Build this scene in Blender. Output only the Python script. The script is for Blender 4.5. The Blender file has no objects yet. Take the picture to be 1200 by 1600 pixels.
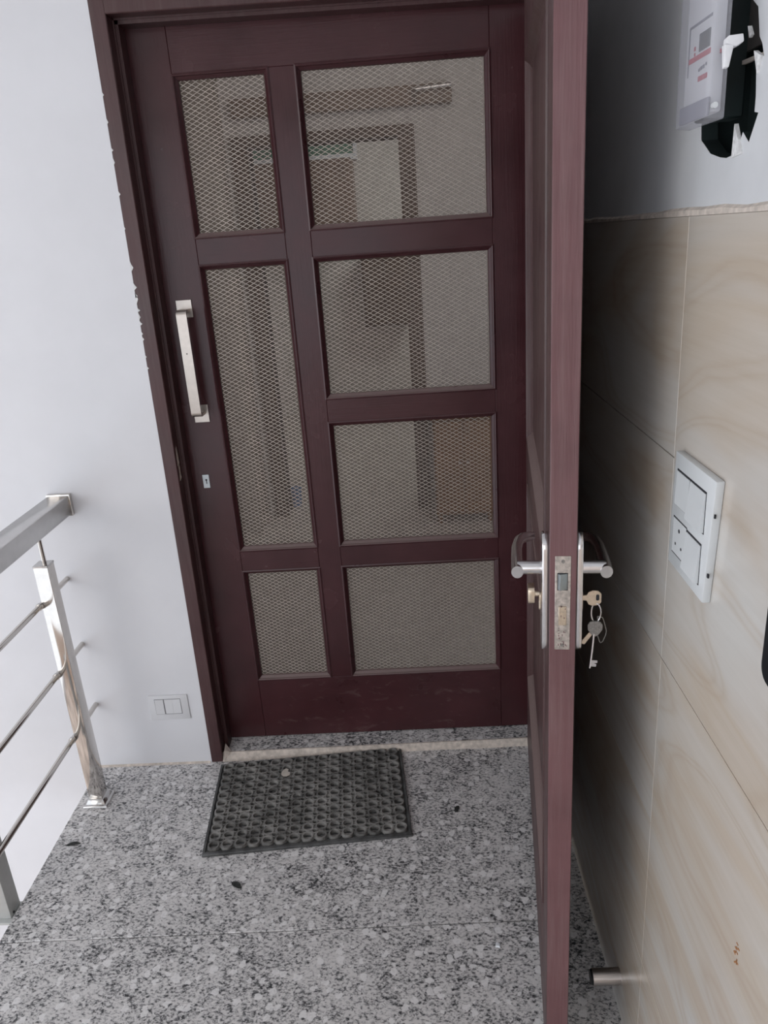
import bpy, bmesh, math, random
from mathutils import Vector, Matrix
from mathutils.geometry import tessellate_polygon

random.seed(7)
SC = bpy.context.scene
COL = SC.collection

# ------------------------------------------------------------------ camera
cd = bpy.data.cameras.new('camera')
cam = bpy.data.objects.new('camera', cd)
COL.objects.link(cam)
cd.sensor_fit = 'VERTICAL'
cd.sensor_height = 36.0
cd.sensor_width = 27.0
cd.lens = 1189.6 / 1600.0 * 36.0
cd.clip_start = 0.02
cd.clip_end = 200
R = [(0.99745509, 0.02283522, -0.06754176),
     (-0.05571945, -0.34136786, -0.93827679),
     (-0.04448235, 0.93965235, -0.33922674)]
cam.matrix_world = Matrix((
    (R[0][0], -R[1][0], -R[2][0], 0.5455),
    (R[0][1], -R[1][1], -R[2][1], -2.1189),
    (R[0][2], -R[1][2], -R[2][2], 1.5616),
    (0, 0, 0, 1)))
SC.camera = cam

# ------------------------------------------------------------------ light
world = bpy.data.worlds.new('sky')
SC.world = world
world.use_nodes = True
bgn = world.node_tree.nodes['Background']
bgn.inputs['Color'].default_value = (0.88, 0.93, 1.0, 1)
bgn.inputs['Strength'].default_value = 1.75


def area_light(name, loc, target, size, size_y, power, color):
    ld = bpy.data.lights.new(name, 'AREA')
    ld.shape = 'RECTANGLE'
    ld.size, ld.size_y = size, size_y
    ld.energy = power
    ld.color = color
    o = bpy.data.objects.new(name, ld)
    COL.objects.link(o)
    o.location = loc
    d = Vector(target) - Vector(loc)
    o.rotation_euler = d.to_track_quat('-Z', 'Y').to_euler()
    return o


area_light('stairwell_daylight', (-2.6, -3.2, 1.9), (0.6, -0.8, 0.9), 1.8, 1.6, 22, (1.0, 0.97, 0.94))
area_light('hall_fill', (0.7, 0.8, 2.6), (0.2, 1.9, 0.9), 0.8, 0.8, 7.5, (1.0, 0.94, 0.88))  # added fill for the closed hall
area_light('far_room_fill', (1.2, 3.6, 2.3), (0.2, 4.2, 1.0), 0.8, 0.8, 17, (0.95, 1.0, 0.97))  # added fill to brighten the far room, not a real source

vs = SC.view_settings
vs.view_transform = 'Standard'
vs.look = 'None'
vs.gamma = 1.0
vs.use_curve_mapping = False
vs.exposure = 0.06
SC.display_settings.display_device = 'sRGB'


# ------------------------------------------------------------------ materials
def srgb(r, g, b):
    f = lambda c: (c / 255 / 12.92) if c / 255 <= 0.04045 else ((c / 255 + 0.055) / 1.055) ** 2.4
    return (f(r), f(g), f(b), 1.0)


class NT:
    """a small helper around one node tree"""
    def __init__(self, name):
        self.m = bpy.data.materials.new(name)
        self.m.use_nodes = True
        self.t = self.m.node_tree
        self.b = self.t.nodes['Principled BSDF']
        self.tc = self.t.nodes.new('ShaderNodeTexCoord')

    def n(self, typ, **kw):
        nd = self.t.nodes.new(typ)
        for k, v in kw.items():
            if k in nd.inputs.keys():
                nd.inputs[k].default_value = v
            else:
                setattr(nd, k, v)
        return nd

    def l(self, a, b):
        self.t.links.new(a, b)

    def coords(self, scale=(1, 1, 1), rot=(0, 0, 0), loc=(0, 0, 0), src='Object'):
        mp = self.n('ShaderNodeMapping')
        mp.inputs['Scale'].default_value = scale
        mp.inputs['Rotation'].default_value = rot
        mp.inputs['Location'].default_value = loc
        self.l(self.tc.outputs[src], mp.inputs['Vector'])
        return mp.outputs['Vector']

    def noise(self, vec, scale, detail=4, rough=0.55, dist=0.0):
        nd = self.n('ShaderNodeTexNoise')
        nd.inputs['Scale'].default_value = scale
        nd.inputs['Detail'].default_value = detail
        nd.inputs['Roughness'].default_value = rough
        nd.inputs['Distortion'].default_value = dist
        self.l(vec, nd.inputs['Vector'])
        return nd.outputs['Fac']

    def ramp(self, fac, stops, interp='LINEAR'):
        r = self.n('ShaderNodeValToRGB')
        r.color_ramp.interpolation = interp
        e = r.color_ramp.elements
        while len(e) < len(stops):
            e.new(0.5)
        for i, (p, c) in enumerate(stops):
            e[i].position = p
            e[i].color = c if len(c) == 4 else (*c, 1)
        self.l(fac, r.inputs['Fac'])
        return r.outputs['Color']

    def mix(self, fac, a, b, mode='MIX'):
        mx = self.n('ShaderNodeMix', data_type='RGBA', blend_type=mode)
        for sock, v in ((mx.inputs[0], fac), (mx.inputs[6], a), (mx.inputs[7], b)):
            if hasattr(v, 'links') or hasattr(v, 'is_linked'):
                self.l(v, sock)
            else:
                sock.default_value = v
        return mx.outputs[2]

    def math(self, op, a, b=0.0):
        nd = self.n('ShaderNodeMath', operation=op)
        for s, v in ((nd.inputs[0], a), (nd.inputs[1], b)):
            if hasattr(v, 'is_linked'):
                self.l(v, s)
            else:
                s.default_value = v
        return nd.outputs[0]

    def bump(self, h, strength=0.2, dist=0.002):
        bp = self.n('ShaderNodeBump')
        bp.inputs['Strength'].default_value = strength
        bp.inputs['Distance'].default_value = dist
        self.l(h, bp.inputs['Height'])
        self.l(bp.outputs['Normal'], self.b.inputs['Normal'])

    def set(self, **kw):
        for k, v in kw.items():
            s = self.b.inputs[k.replace('_', ' ')]
            if hasattr(v, 'is_linked'):
                self.l(v, s)
            else:
                s.default_value = v
        return self.m


def plain(name, col, rough=0.5, metal=0.0, var=0.06, scale=25.0, bump=0.0, spec=0.5, aniso=None):
    t = NT(name)
    v = t.coords(aniso or (1, 1, 1))
    f = t.noise(v, scale, 4)
    dk = tuple(c * (1 - var * 2) for c in col[:3]) + (1,)
    lt = tuple(min(1, c * (1 + var * 2)) for c in col[:3]) + (1,)
    t.set(Base_Color=t.ramp(f, [(0.3, dk), (0.7, lt)]), Roughness=rough, Metallic=metal)
    t.b.inputs['Specular IOR Level'].default_value = spec
    if bump:
        t.bump(f, bump, 0.002)
    return t.m


def wood_paint(name, col, axis, rough=0.33, grain=0.25, dust=0.0, dustcol=(0.16, 0.13, 0.12, 1), scuff=False, spec=0.5, ledge=0.0):
    t = NT(name)
    s = [60, 60, 60]
    s[axis] = 3.0
    g = t.noise(t.coords(tuple(s)), 3.0, 5, 0.6, 0.4)
    big = t.noise(t.coords(), 5.0, 4, 0.6)
    dk = tuple(c * 0.8 for c in col[:3]) + (1,)
    lt = tuple(c * 1.22 for c in col[:3]) + (1,)
    c = t.ramp(big, [(0.3, dk), (0.7, lt)])
    if dust:
        d = t.noise(t.coords(tuple(x * 0.5 for x in s)), 3.0, 6, 0.65)
        c = t.mix(t.ramp(d, [(0.45, (0, 0, 0, 1)), (0.75, (dust, dust, dust, 1))]), c, dustcol)
    if scuff:
        sc = t.noise(t.coords((7, 7, 16)), 2.0, 9, 0.72, 0.6)
        c = t.mix(t.ramp(sc, [(0.56, (0, 0, 0, 1)), (0.74, (0.40, 0.40, 0.40, 1))]), c, (0.20, 0.15, 0.14, 1))
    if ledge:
        # lit look of upward-facing mouldings, painted in as a dusty tone
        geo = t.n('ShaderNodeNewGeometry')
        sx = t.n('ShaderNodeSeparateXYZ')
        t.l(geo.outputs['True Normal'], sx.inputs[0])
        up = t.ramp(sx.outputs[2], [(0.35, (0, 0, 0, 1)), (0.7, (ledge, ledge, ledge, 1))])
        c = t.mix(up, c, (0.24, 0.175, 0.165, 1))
    t.set(Base_Color=c, Roughness=t.ramp(big, [(0.3, (rough * 0.8,) * 3), (0.7, (rough * 1.25,) * 3)]))
    t.b.inputs['Specular IOR Level'].default_value = spec
    t.bump(g, grain, 0.0015)
    return t.m


M = {}
MAROON = (0.058, 0.0195, 0.0225, 1)
M['maroon_v'] = wood_paint('maroon_paint_upright', MAROON, 2, 0.24, spec=0.36)
M['maroon_h'] = wood_paint('maroon_paint_level', MAROON, 0, 0.24, spec=0.36)
M['maroon_low'] = wood_paint('maroon_paint_scuffed', MAROON, 0, 0.30, scuff=True, spec=0.32)
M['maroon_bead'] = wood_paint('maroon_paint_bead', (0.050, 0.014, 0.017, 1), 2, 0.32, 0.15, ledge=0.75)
M['maroon_frame'] = wood_paint('maroon_paint_frame', (0.062, 0.024, 0.025, 1), 2, 0.42, 0.2, dust=0.2)
M['maroon_edge'] = wood_paint('maroon_paint_worn', (0.16, 0.075, 0.080, 1), 2, 0.5, 0.5, dust=0.4, dustcol=(0.26, 0.17, 0.17, 1))
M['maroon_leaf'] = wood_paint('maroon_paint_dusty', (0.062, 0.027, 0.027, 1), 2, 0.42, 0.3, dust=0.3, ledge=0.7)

M['white_wall'] = plain('white_plaster_paint', (0.74, 0.74, 0.77, 1), 0.6, var=0.012, scale=6, bump=0.05)
M['grey_wall'] = plain('grey_plaster_paint', (0.66, 0.67, 0.69, 1), 0.5, var=0.03, scale=9, bump=0.06)
M['inner_wall'] = plain('hall_paint', (0.58, 0.53, 0.49, 1), 0.7, var=0.02, scale=5)
M['ceiling'] = plain('ceiling_paint', (0.7, 0.7, 0.7, 1), 0.8, var=0.01)
M['concrete'] = plain('bare_concrete', (0.42, 0.40, 0.37, 1), 0.9, var=0.1, scale=30, bump=0.3)
M['mortar'] = plain('beige_mortar', srgb(205, 194, 184), 0.85, var=0.12, scale=60, bump=0.4)
M['grout'] = plain('tile_grout', (0.30, 0.26, 0.22, 1), 0.9)
M['plaster_chip'] = plain('raw_plaster', (0.72, 0.72, 0.72, 1), 0.9, var=0.1, scale=200, bump=0.4)
M['warm_tile'] = plain('warm_floor_tile', (0.66, 0.55, 0.48, 1), 0.4, var=0.25, scale=4)
M['hall_tile'] = plain('hall_floor_tile', (0.50, 0.44, 0.40, 1), 0.25, var=0.03, scale=4)
M['brown_wood'] = wood_paint('brown_varnish', (0.060, 0.027, 0.009, 1), 2, 0.45)
M['pelmet'] = wood_paint('light_brown_wood', (0.17, 0.11, 0.075, 1), 0, 0.5)
M['wardrobe'] = wood_paint('wardrobe_laminate', (0.17, 0.10, 0.07, 1), 2, 0.5)
M['orange_wood'] = wood_paint('orange_wood', (0.22, 0.095, 0.03, 1), 2, 0.4)
M['green_glass'] = plain('green_window_glass', (0.10, 0.24, 0.17, 1), 0.15, var=0.1)
M['blue_plastic'] = plain('blue_plastic', (0.10, 0.22, 0.42, 1), 0.4)

M['steel'] = plain('polished_steel', (0.62, 0.59, 0.56, 1), 0.10, 1.0, var=0.02, scale=40)
M['steel_rail'] = plain('satin_steel', (0.55, 0.54, 0.53, 1), 0.22, 1.0, var=0.03, scale=40)
M['post_grey'] = plain('grey_coated_steel', (0.50, 0.51, 0.50, 1), 0.5, 0.2, var=0.03)
M['chrome'] = plain('satin_chrome', (0.78, 0.77, 0.78, 1), 0.2, 1.0, var=0.03, scale=60)
M['brushed'] = plain('brushed_steel', (0.62, 0.58, 0.56, 1), 0.3, 1.0, var=0.08, scale=30, aniso=(1, 30, 30))
M['aluminium'] = plain('champagne_aluminium', (0.52, 0.47, 0.43, 1), 0.36, 0.85, var=0.03, scale=60)
M['key_brass'] = plain('nickel_brass', (0.74, 0.63, 0.50, 1), 0.35, 1.0, var=0.06, scale=200)
M['key_dark'] = plain('dull_key_steel', (0.30, 0.29, 0.28, 1), 0.4, 0.9, var=0.15, scale=400)
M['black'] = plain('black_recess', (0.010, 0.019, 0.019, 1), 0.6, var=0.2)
M['black_plastic'] = plain('black_plastic', (0.012, 0.014, 0.017, 1), 0.35, var=0.1)
M['white_plastic'] = plain('white_switch_plastic', (0.66, 0.68, 0.69, 1), 0.28, var=0.01)
M['painted_plastic'] = plain('painted_over_plastic', (0.70, 0.70, 0.72, 1), 0.5, var=0.01)
M['slot'] = plain('dark_gap', (0.02, 0.02, 0.025, 1), 0.7)
M['rubber'] = plain('dusty_rubber', (0.075, 0.076, 0.076, 1), 0.62, var=0.3, scale=30, bump=0.2)
M['rubber_ring'] = plain('dusty_rubber_ring', (0.21, 0.205, 0.195, 1), 0.6, var=0.3, scale=24, bump=0.2)
M['paper'] = plain('torn_paper', srgb(200, 192, 182), 0.8)
M['leaf'] = plain('dry_leaf', (0.02, 0.022, 0.02, 1), 0.7, var=0.3, scale=120)
M['white_bit'] = plain('white_scrap', (0.8, 0.83, 0.86, 1), 0.6)
M['label_white'] = plain('meter_label', (0.60, 0.60, 0.62, 1), 0.5, var=0.02)
M['red_print'] = plain('red_print', (0.42, 0.05, 0.08, 1), 0.6)
M['grey_print'] = plain('grey_print', (0.16, 0.16, 0.19, 1), 0.6)
M['lcd'] = plain('display_glass', (0.05, 0.055, 0.06, 1), 0.25)
M['meter_grey'] = plain('meter_terminal_cover', (0.24, 0.24, 0.29, 1), 0.45)
M['recess_brown'] = plain('recess_plate', (0.075, 0.068, 0.063, 1), 0.7, var=0.15)
M['rust'] = plain('rust_stain', srgb(165, 115, 75), 0.8, var=0.2, scale=300)


def granite():
    t = NT('speckled_grey_granite')
    v = t.coords()
    n1 = t.noise(t.coords((0.8, 1.15, 1), rot=(0, 0, 0.5)), 135, 5, 0.70, 0.3)
    c = t.noise(v, 30, 3, 0.55, 0.6)
    big = t.noise(v, 4.5, 2, 0.5)
    val = t.math('ADD', n1, t.math('MULTIPLY', t.math('SUBTRACT', c, 0.5), 0.36))
    val = t.math('ADD', val, t.math('MULTIPLY', t.math('SUBTRACT', big, 0.5), 0.16))
    col = t.ramp(val, [(0.43, srgb(216, 213, 212)), (0.495, srgb(198, 196, 196)), (0.545, srgb(160, 158, 158)), (0.60, srgb(100, 100, 102)), (0.66, srgb(42, 43, 46))])
    # pale feldspar blotches
    vor = t.n('ShaderNodeTexVoronoi', feature='F1')
    vor.inputs['Scale'].default_value = 40
    vd = t.n('ShaderNodeVectorMath', operation='MULTIPLY_ADD')
    wob = t.n('ShaderNodeTexNoise')
    wob.inputs['Scale'].default_value = 70
    t.l(v, wob.inputs['Vector'])
    t.l(wob.outputs['Color'], vd.inputs[0])
    vd.inputs[1].default_value = (0.02, 0.02, 0.02)
    t.l(v, vd.inputs[2])
    t.l(vd.outputs[0], vor.inputs['Vector'])
    sep = t.n('ShaderNodeSeparateColor')
    t.l(vor.outputs['Color'], sep.inputs[0])
    spot = t.math('MULTIPLY', t.math('LESS_THAN', vor.outputs['Distance'], 0.36), t.math('GREATER_THAN', sep.outputs[0], 0.55))
    col = t.mix(t.math('MULTIPLY', spot, 0.8), col, srgb(234, 232, 232))
    t.set(Base_Color=col, Roughness=0.34)
    t.b.inputs['Specular IOR Level'].default_value = 0.4
    return t.m


M['granite'] = granite()


def marble_tile(seed):
    t = NT('wood_veined_cream_tile')
    off = (seed * 3.1, seed * 1.7, seed * 2.3)
    v = t.coords((1, 0.42, 1.25), loc=off, rot=(math.radians(8 - 5 * seed), 0, 0))
    n = t.noise(v, 2.3, 1.6, 0.45, 0.25)
    rings = t.math('SINE', t.math('MULTIPLY', t.math('ADD', n, t.math('MULTIPLY', t.noise(v, 7.0, 3, 0.5), 0.05)), 58.0))
    patch = t.noise(v, 3.4, 3, 0.55, 0.8)
    c = t.ramp(patch, [(0.28, srgb(206, 205, 202)), (0.46, srgb(200, 193, 185)), (0.58, srgb(194, 180, 164)), (0.70, srgb(200, 192, 183)), (0.85, srgb(208, 206, 202))])
    vein = t.ramp(rings, [(0.0, (0, 0, 0, 1)), (0.5, (0.06, 0.06, 0.06, 1)), (0.88, (0.34, 0.34, 0.34, 1)), (1.0, (0.12, 0.12, 0.12, 1))])
    c = t.mix(vein, c, srgb(178, 158, 136))
    fine = t.noise(t.coords((1, 0.05, 1), loc=off), 90, 4, 0.6)
    c = t.mix(0.10, c, t.ramp(fine, [(0.3, srgb(168, 154, 138)), (0.7, srgb(222, 218, 212))]))
    t.set(Base_Color=c, Roughness=0.22)
    return t.m


M['marble'] = [marble_tile(k) for k in range(4)]


def see_through_mats():
    t = NT('clear_meter_cover')
    tr = t.n('ShaderNodeBsdfTransparent')
    tr.inputs['Color'].default_value = (0.93, 0.93, 0.95, 1)
    gl = t.n('ShaderNodeBsdfPrincipled')
    gl.inputs['Base Color'].default_value = (0.62, 0.62, 0.66, 1)
    gl.inputs['Roughness'].default_value = 0.25
    mx = t.n('ShaderNodeMixShader')
    mx.inputs[0].default_value = 0.30
    t.l(tr.outputs[0], mx.inputs[1])
    t.l(gl.outputs[0], mx.inputs[2])
    t.l(mx.outputs[0], t.t.nodes['Material Output'].inputs['Surface'])
    M['clear'] = t.m
    t = NT('fine_fly_net')
    tr = t.n('ShaderNodeBsdfTransparent')
    di = t.n('ShaderNodeBsdfDiffuse')
    di.inputs['Color'].default_value = (0.19, 0.155, 0.14, 1)
    mx = t.n('ShaderNodeMixShader')
    weave = t.noise(t.coords(), 420, 2, 0.5)
    t.l(t.ramp(weave, [(0.3, (0.25, 0.25, 0.25, 1)), (0.7, (0.40, 0.40, 0.40, 1))]), mx.inputs[0])
    t.l(tr.outputs[0], mx.inputs[1])
    t.l(di.outputs[0], mx.inputs[2])
    t.l(mx.outputs[0], t.t.nodes['Material Output'].inputs['Surface'])
    M['net'] = t.m


see_through_mats()
M['wire'] = plain('cream_expanded_metal', (0.44, 0.40, 0.36, 1), 0.45, 0.3, var=0.08, scale=50)


# ------------------------------------------------------------------ mesh helpers
class MB:
    def __init__(self):
        self.v, self.f, self.mi = [], [], []
        self.cur = 0

    def add(self, vs, fs):
        o = len(self.v)
        self.v += [tuple(x) for x in vs]
        for f in fs:
            self.f.append(tuple(o + i for i in f))
            self.mi.append(self.cur)
        return self

    def box(self, a, b):
        x0, x1 = sorted((a[0], b[0]))
        y0, y1 = sorted((a[1], b[1]))
        z0, z1 = sorted((a[2], b[2]))
        return self.add([(x0, y0, z0), (x1, y0, z0), (x1, y1, z0), (x0, y1, z0), (x0, y0, z1), (x1, y0, z1), (x1, y1, z1), (x0, y1, z1)],
                        [(3, 2, 1, 0), (4, 5, 6, 7), (0, 1, 5, 4), (1, 2, 6, 5), (2, 3, 7, 6), (3, 0, 4, 7)])

    def hexa(self, p):
        return self.add(p, [(3, 2, 1, 0), (4, 5, 6, 7), (0, 1, 5, 4), (1, 2, 6, 5), (2, 3, 7, 6), (3, 0, 4, 7)])

    def prism(self, pts0, pts1):
        """closed solid between two matching loops of 3D points"""
        n = len(pts0)
        self.add(list(pts0) + list(pts1),
                 [tuple(range(n - 1, -1, -1)), tuple(range(n, 2 * n))] + [(i, (i + 1) % n, n + (i + 1) % n, n + i) for i in range(n)])
        return self

    def extrude(self, poly, axis, a, b):
        """poly: 2D loop in the two axes other than axis, in cyclic order (y,z), (z,x)->(x,z) given as (x,z), (x,y)"""
        def P(q, t):
            return (t, q[0], q[1]) if axis == 0 else ((q[0], t, q[1]) if axis == 1 else (q[0], q[1], t))
        return self.prism([P(q, a) for q in poly], [P(q, b) for q in poly])

    def tube(self, path, r, n=12, caps=True, squash=None):
        path = [Vector(p) for p in path]
        rs = r if isinstance(r, (list, tuple)) else [r] * len(path)
        rings = []
        prev = None
        for i, p in enumerate(path):
            d = (path[min(i + 1, len(path) - 1)] - path[max(i - 1, 0)]).normalized()
            if prev is None:
                u = d.orthogonal().normalized()
                if squash:
                    u = (Vector(squash[0]) - d * d.dot(Vector(squash[0]))).normalized()
            else:
                u = (prev - d * d.dot(prev)).normalized()
            prev = u
            w = d.cross(u)
            k = squash[1] if squash else 1.0
            rings.append([p + u * (rs[i] * math.cos(2 * math.pi * j / n)) + w * (rs[i] * k * math.sin(2 * math.pi * j / n)) for j in range(n)])
        vs = [q for rg in rings for q in rg]
        fs = []
        for i in range(len(rings) - 1):
            for j in range(n):
                fs.append((i * n + j, i * n + (j + 1) % n, (i + 1) * n + (j + 1) % n, (i + 1) * n + j))
        if caps:
            fs.append(tuple(range(n - 1, -1, -1)))
            fs.append(tuple((len(rings) - 1) * n + j for j in range(n)))
        return self.add(vs, fs)

    def ring(self, c, ro, ri, h, n=14, a0=0.0, a1=2 * math.pi, dome=0.0):
        """flat ring standing on z = c.z"""
        full = abs(a1 - a0 - 2 * math.pi) < 1e-6
        m = n if full else n + 1
        vs, fs = [], []
        for k in range(m):
            a = a0 + (a1 - a0) * k / n
            ca, sa = math.cos(a), math.sin(a)
            rm = (ro + ri) / 2
            for (r, z) in ((ro, 0), (ro - dome, h), (ri + dome, h), (ri, 0)):
                vs.append((c[0] + r * ca, c[1] + r * sa, c[2] + z))
        for k in range(n):
            k2 = (k + 1) % m
            for q in range(4):
                fs.append((k * 4 + q, k2 * 4 + q, k2 * 4 + (q + 1) % 4, k * 4 + (q + 1) % 4))
        return self.add(vs, fs)

    def build(self, name, mats, parent=None, bevel=0.0, seg=2, smooth=40):
        me = bpy.data.meshes.new(name)
        me.from_pydata(self.v, [], self.f)
        bm = bmesh.new()
        bm.from_mesh(me)
        bmesh.ops.recalc_face_normals(bm, faces=bm.faces)
        if bevel:
            es = [e for e in bm.edges if len(e.link_faces) == 2 and e.calc_face_angle(0) > 0.6]
            bmesh.ops.bevel(bm, geom=es, offset=bevel, segments=seg, profile=0.5, affect='EDGES', clamp_overlap=True)
        bm.to_mesh(me)
        bm.free()
        mats = mats if isinstance(mats, (list, tuple)) else [mats]
        for m in mats:
            me.materials.append(m)
        if len(mats) > 1 and not bevel:
            for p, i in zip(me.polygons, self.mi):
                p.material_index = i
        if smooth:
            me.polygons.foreach_set('use_smooth', [True] * len(me.polygons))
            me.set_sharp_from_angle(angle=math.radians(smooth))
        o = bpy.data.objects.new(name, me)
        COL.objects.link(o)
        if parent is not None:
            o.parent = parent
        return o


def tag(o, label=None, cat=None, group=None, kind=None):
    for k, v in (('label', label), ('category', cat), ('group', group), ('kind', kind)):
        if v:
            o[k] = v
    return o


def empty(name, loc=(0, 0, 0), rz=0.0, **kw):
    o = bpy.data.objects.new(name, None)
    o.empty_display_size = 0.05
    COL.objects.link(o)
    o.location = loc
    o.rotation_euler = (0, 0, rz)
    return tag(o, **kw)


def rounded_rect(w, h, r, n=5, cx=0.0, cy=0.0):
    pts = []
    for (sx, sy, a0) in ((1, 1, 0), (-1, 1, 90), (-1, -1, 180), (1, -1, 270)):
        for k in range(n + 1):
            a = math.radians(a0 + 90 * k / n)
            pts.append((cx + sx * (w / 2 - r) + r * math.cos(a), cy + sy * (h / 2 - r) + r * math.sin(a)))
    return pts


# ================================================================== the setting
W = 0.908          # face of the tiled right wall
YW = -0.087        # face of the plastered door wall
EDGE = -0.54       # stair-side edge of the landing

# landing floor: granite slabs on concrete
floor = MB().box((EDGE + 0.004, -3.4, -0.17), (0.93, YW + 0.08, -0.022)).build('floor', M['concrete'])
tag(floor, 'landing floor of speckled grey granite slabs', 'floor', kind='structure')
s0, s1 = -0.7465, -0.7275
MB().hexa([(EDGE, s0 + 0.001, -0.022), (0.93, s1 + 0.001, -0.022), (0.93, YW + 0.03, -0.022), (EDGE, YW + 0.03, -0.022),
           (EDGE, s0 + 0.001, 0), (0.93, s1 + 0.001, 0), (0.93, YW + 0.03, 0), (EDGE, YW + 0.03, 0)]).build('slab', M['granite'], floor, 0.0015, 1)
MB().hexa([(EDGE, -2.1, -0.022), (0.93, -2.1, -0.022), (0.93, s1 - 0.001, -0.022), (EDGE, s0 - 0.001, -0.022),
           (EDGE, -2.1, 0), (0.93, -2.1, 0), (0.93, s1 - 0.001, 0), (EDGE, s0 - 0.001, 0)]).build('slab', M['granite'], floor, 0.0015, 1)
MB().box((EDGE, -3.4, -0.022), (0.93, -2.102, 0)).build('slab', M['granite'], floor, 0.0015, 1)

# door wall (pierced by the doorway), falls past the landing into the stairwell
wb = MB()
wb.hexa([(-3.0, YW, -1.6), (-0.166, YW, -1.6), (-0.166, YW + 0.19, -1.6), (-3.0, YW + 0.19, -1.6), (-3.0, YW, 0.0), (-0.1662, YW, 0.0), (-0.1662, YW + 0.19, 0.0), (-3.0, YW + 0.19, 0.0)])
wb.hexa([(-3.0, YW, 0.0), (-0.1662, YW, 0.0), (-0.1662, YW + 0.19, 0.0), (-3.0, YW + 0.19, 0.0), (-3.0, YW, 2.14), (-0.148, YW, 2.14), (-0.148, YW + 0.19, 2.14), (-3.0, YW + 0.19, 2.14)])
wb.box((-3.0, YW, 2.14), (-0.150, YW + 0.19, 2.9))
wb.box((-0.150, YW, 2.14), (1.2, YW + 0.19, 2.9))
wb.box((-0.150, YW + 0.07, -1.6), (1.2, YW + 0.19, -0.02))
wall_back = wb.build('wall_back', M['white_wall'], smooth=0)
tag(wall_back, 'white plastered wall around the mesh door', 'wall', kind='structure')
# wavy paint line and skirt of mortar along the landing
random.seed(3)
pts_a, pts_b = [], []
MB().prism([(EDGE, YW, 0.0), (EDGE, YW - 0.006, 0.0), (EDGE, YW, 0.006)], [(-0.17, YW, 0.0), (-0.17, YW - 0.006, 0.0), (-0.17, YW, 0.005)]).build('mortar_skirt', M['mortar'], wall_back)

# right wall: painted plaster above, tiles below
hole = [(-1.20, 1.86), (-1.205, 1.80), (-1.2116, 1.7607), (-1.2253, 1.7518), (-1.2346, 1.7238), (-1.242, 1.7167), (-1.2491, 1.7042), (-1.2316, 1.7048),
        (-1.2378, 1.6704), (-1.2381, 1.6558), (-1.2475, 1.654), (-1.2441, 1.6492), (-1.2303, 1.6287), (-1.2134, 1.6403), (-1.2059, 1.63),
        (-1.1996, 1.6206), (-1.174, 1.6184), (-1.1552, 1.6207), (-1.125, 1.6274), (-1.1022, 1.64), (-1.093, 1.6445), (-1.089, 1.6644), (-1.089, 1.86)]
XP = 0.912
outer = [(-3.4, 1.556), (YW, 1.556), (YW, 2.9), (-3.4, 2.9)]
loops = [[Vector((a, b, 0)) for a, b in outer], [Vector((a, b, 0)) for a, b in hole]]
flat = outer + hole
tris = tessellate_polygon(loops)
wr = MB()
wr.add([(XP, a, b) for a, b in flat], [tuple(t) for t in tris])
n = len(hole)

wr.box((XP + 0.018, -3.4, -0.1), (1.2, -1.262, 2.9))
wr.box((XP + 0.018, -1.072, -0.1), (1.2, YW, 2.9))
wr.box((XP + 0.018, -1.262, -0.1), (1.2, -1.072, 1.607))
wr.box((XP + 0.018, -1.262, 1.872), (1.2, -1.072, 2.9))
wall_right = wr.build('wall_right', M['grey_wall'], smooth=0)
tag(wall_right, 'right wall, grey paint above cream veined tiles', 'wall', kind='structure')
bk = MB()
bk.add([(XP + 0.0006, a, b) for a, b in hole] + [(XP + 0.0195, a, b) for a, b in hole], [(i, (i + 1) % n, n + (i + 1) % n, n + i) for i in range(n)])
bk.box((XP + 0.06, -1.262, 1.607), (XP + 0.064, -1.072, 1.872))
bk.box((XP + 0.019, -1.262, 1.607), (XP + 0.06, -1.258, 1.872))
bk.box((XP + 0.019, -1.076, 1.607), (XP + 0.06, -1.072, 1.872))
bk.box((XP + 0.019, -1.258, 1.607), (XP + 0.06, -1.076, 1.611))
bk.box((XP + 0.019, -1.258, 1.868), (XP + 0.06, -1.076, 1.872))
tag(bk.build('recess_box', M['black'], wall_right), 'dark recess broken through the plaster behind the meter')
MB().box((XP + 0.014, -1.254, 1.722), (XP + 0.018, -1.080, 1.866)).build('recess_plate', M['recess_brown'], wall_right)
MB().prism([(XP + 0.010, -1.10, 1.712), (XP + 0.014, -1.10, 1.712), (XP + 0.014, -1.10, 1.7165), (XP + 0.010, -1.10, 1.7165)],
           [(XP + 0.010, -1.236, 1.708), (XP + 0.014, -1.236, 1.708), (XP + 0.014, -1.236, 1.7115), (XP + 0.010, -1.236, 1.7115)]).build('conduit_strip', M['mortar'], wall_right)
# hanging plaster flakes on the broken rim
for (ya, za, yb, zb, yc, zc) in ((-1.199, 1.650, -1.218, 1.619, -1.192, 1.617), (-1.213, 1.738, -1.219, 1.729, -1.214, 1.727), (-1.233, 1.712, -1.247, 1.705, -1.240, 1.690)):
    MB().prism([(XP - 0.004, ya, za), (XP - 0.002, yb, zb), (XP - 0.002, yc, zc)], [(XP + 0.0005, ya, za), (XP + 0.001, yb, zb), (XP + 0.001, yc, zc)]).build('plaster_flake', M['plaster_chip'], wall_right)
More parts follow.
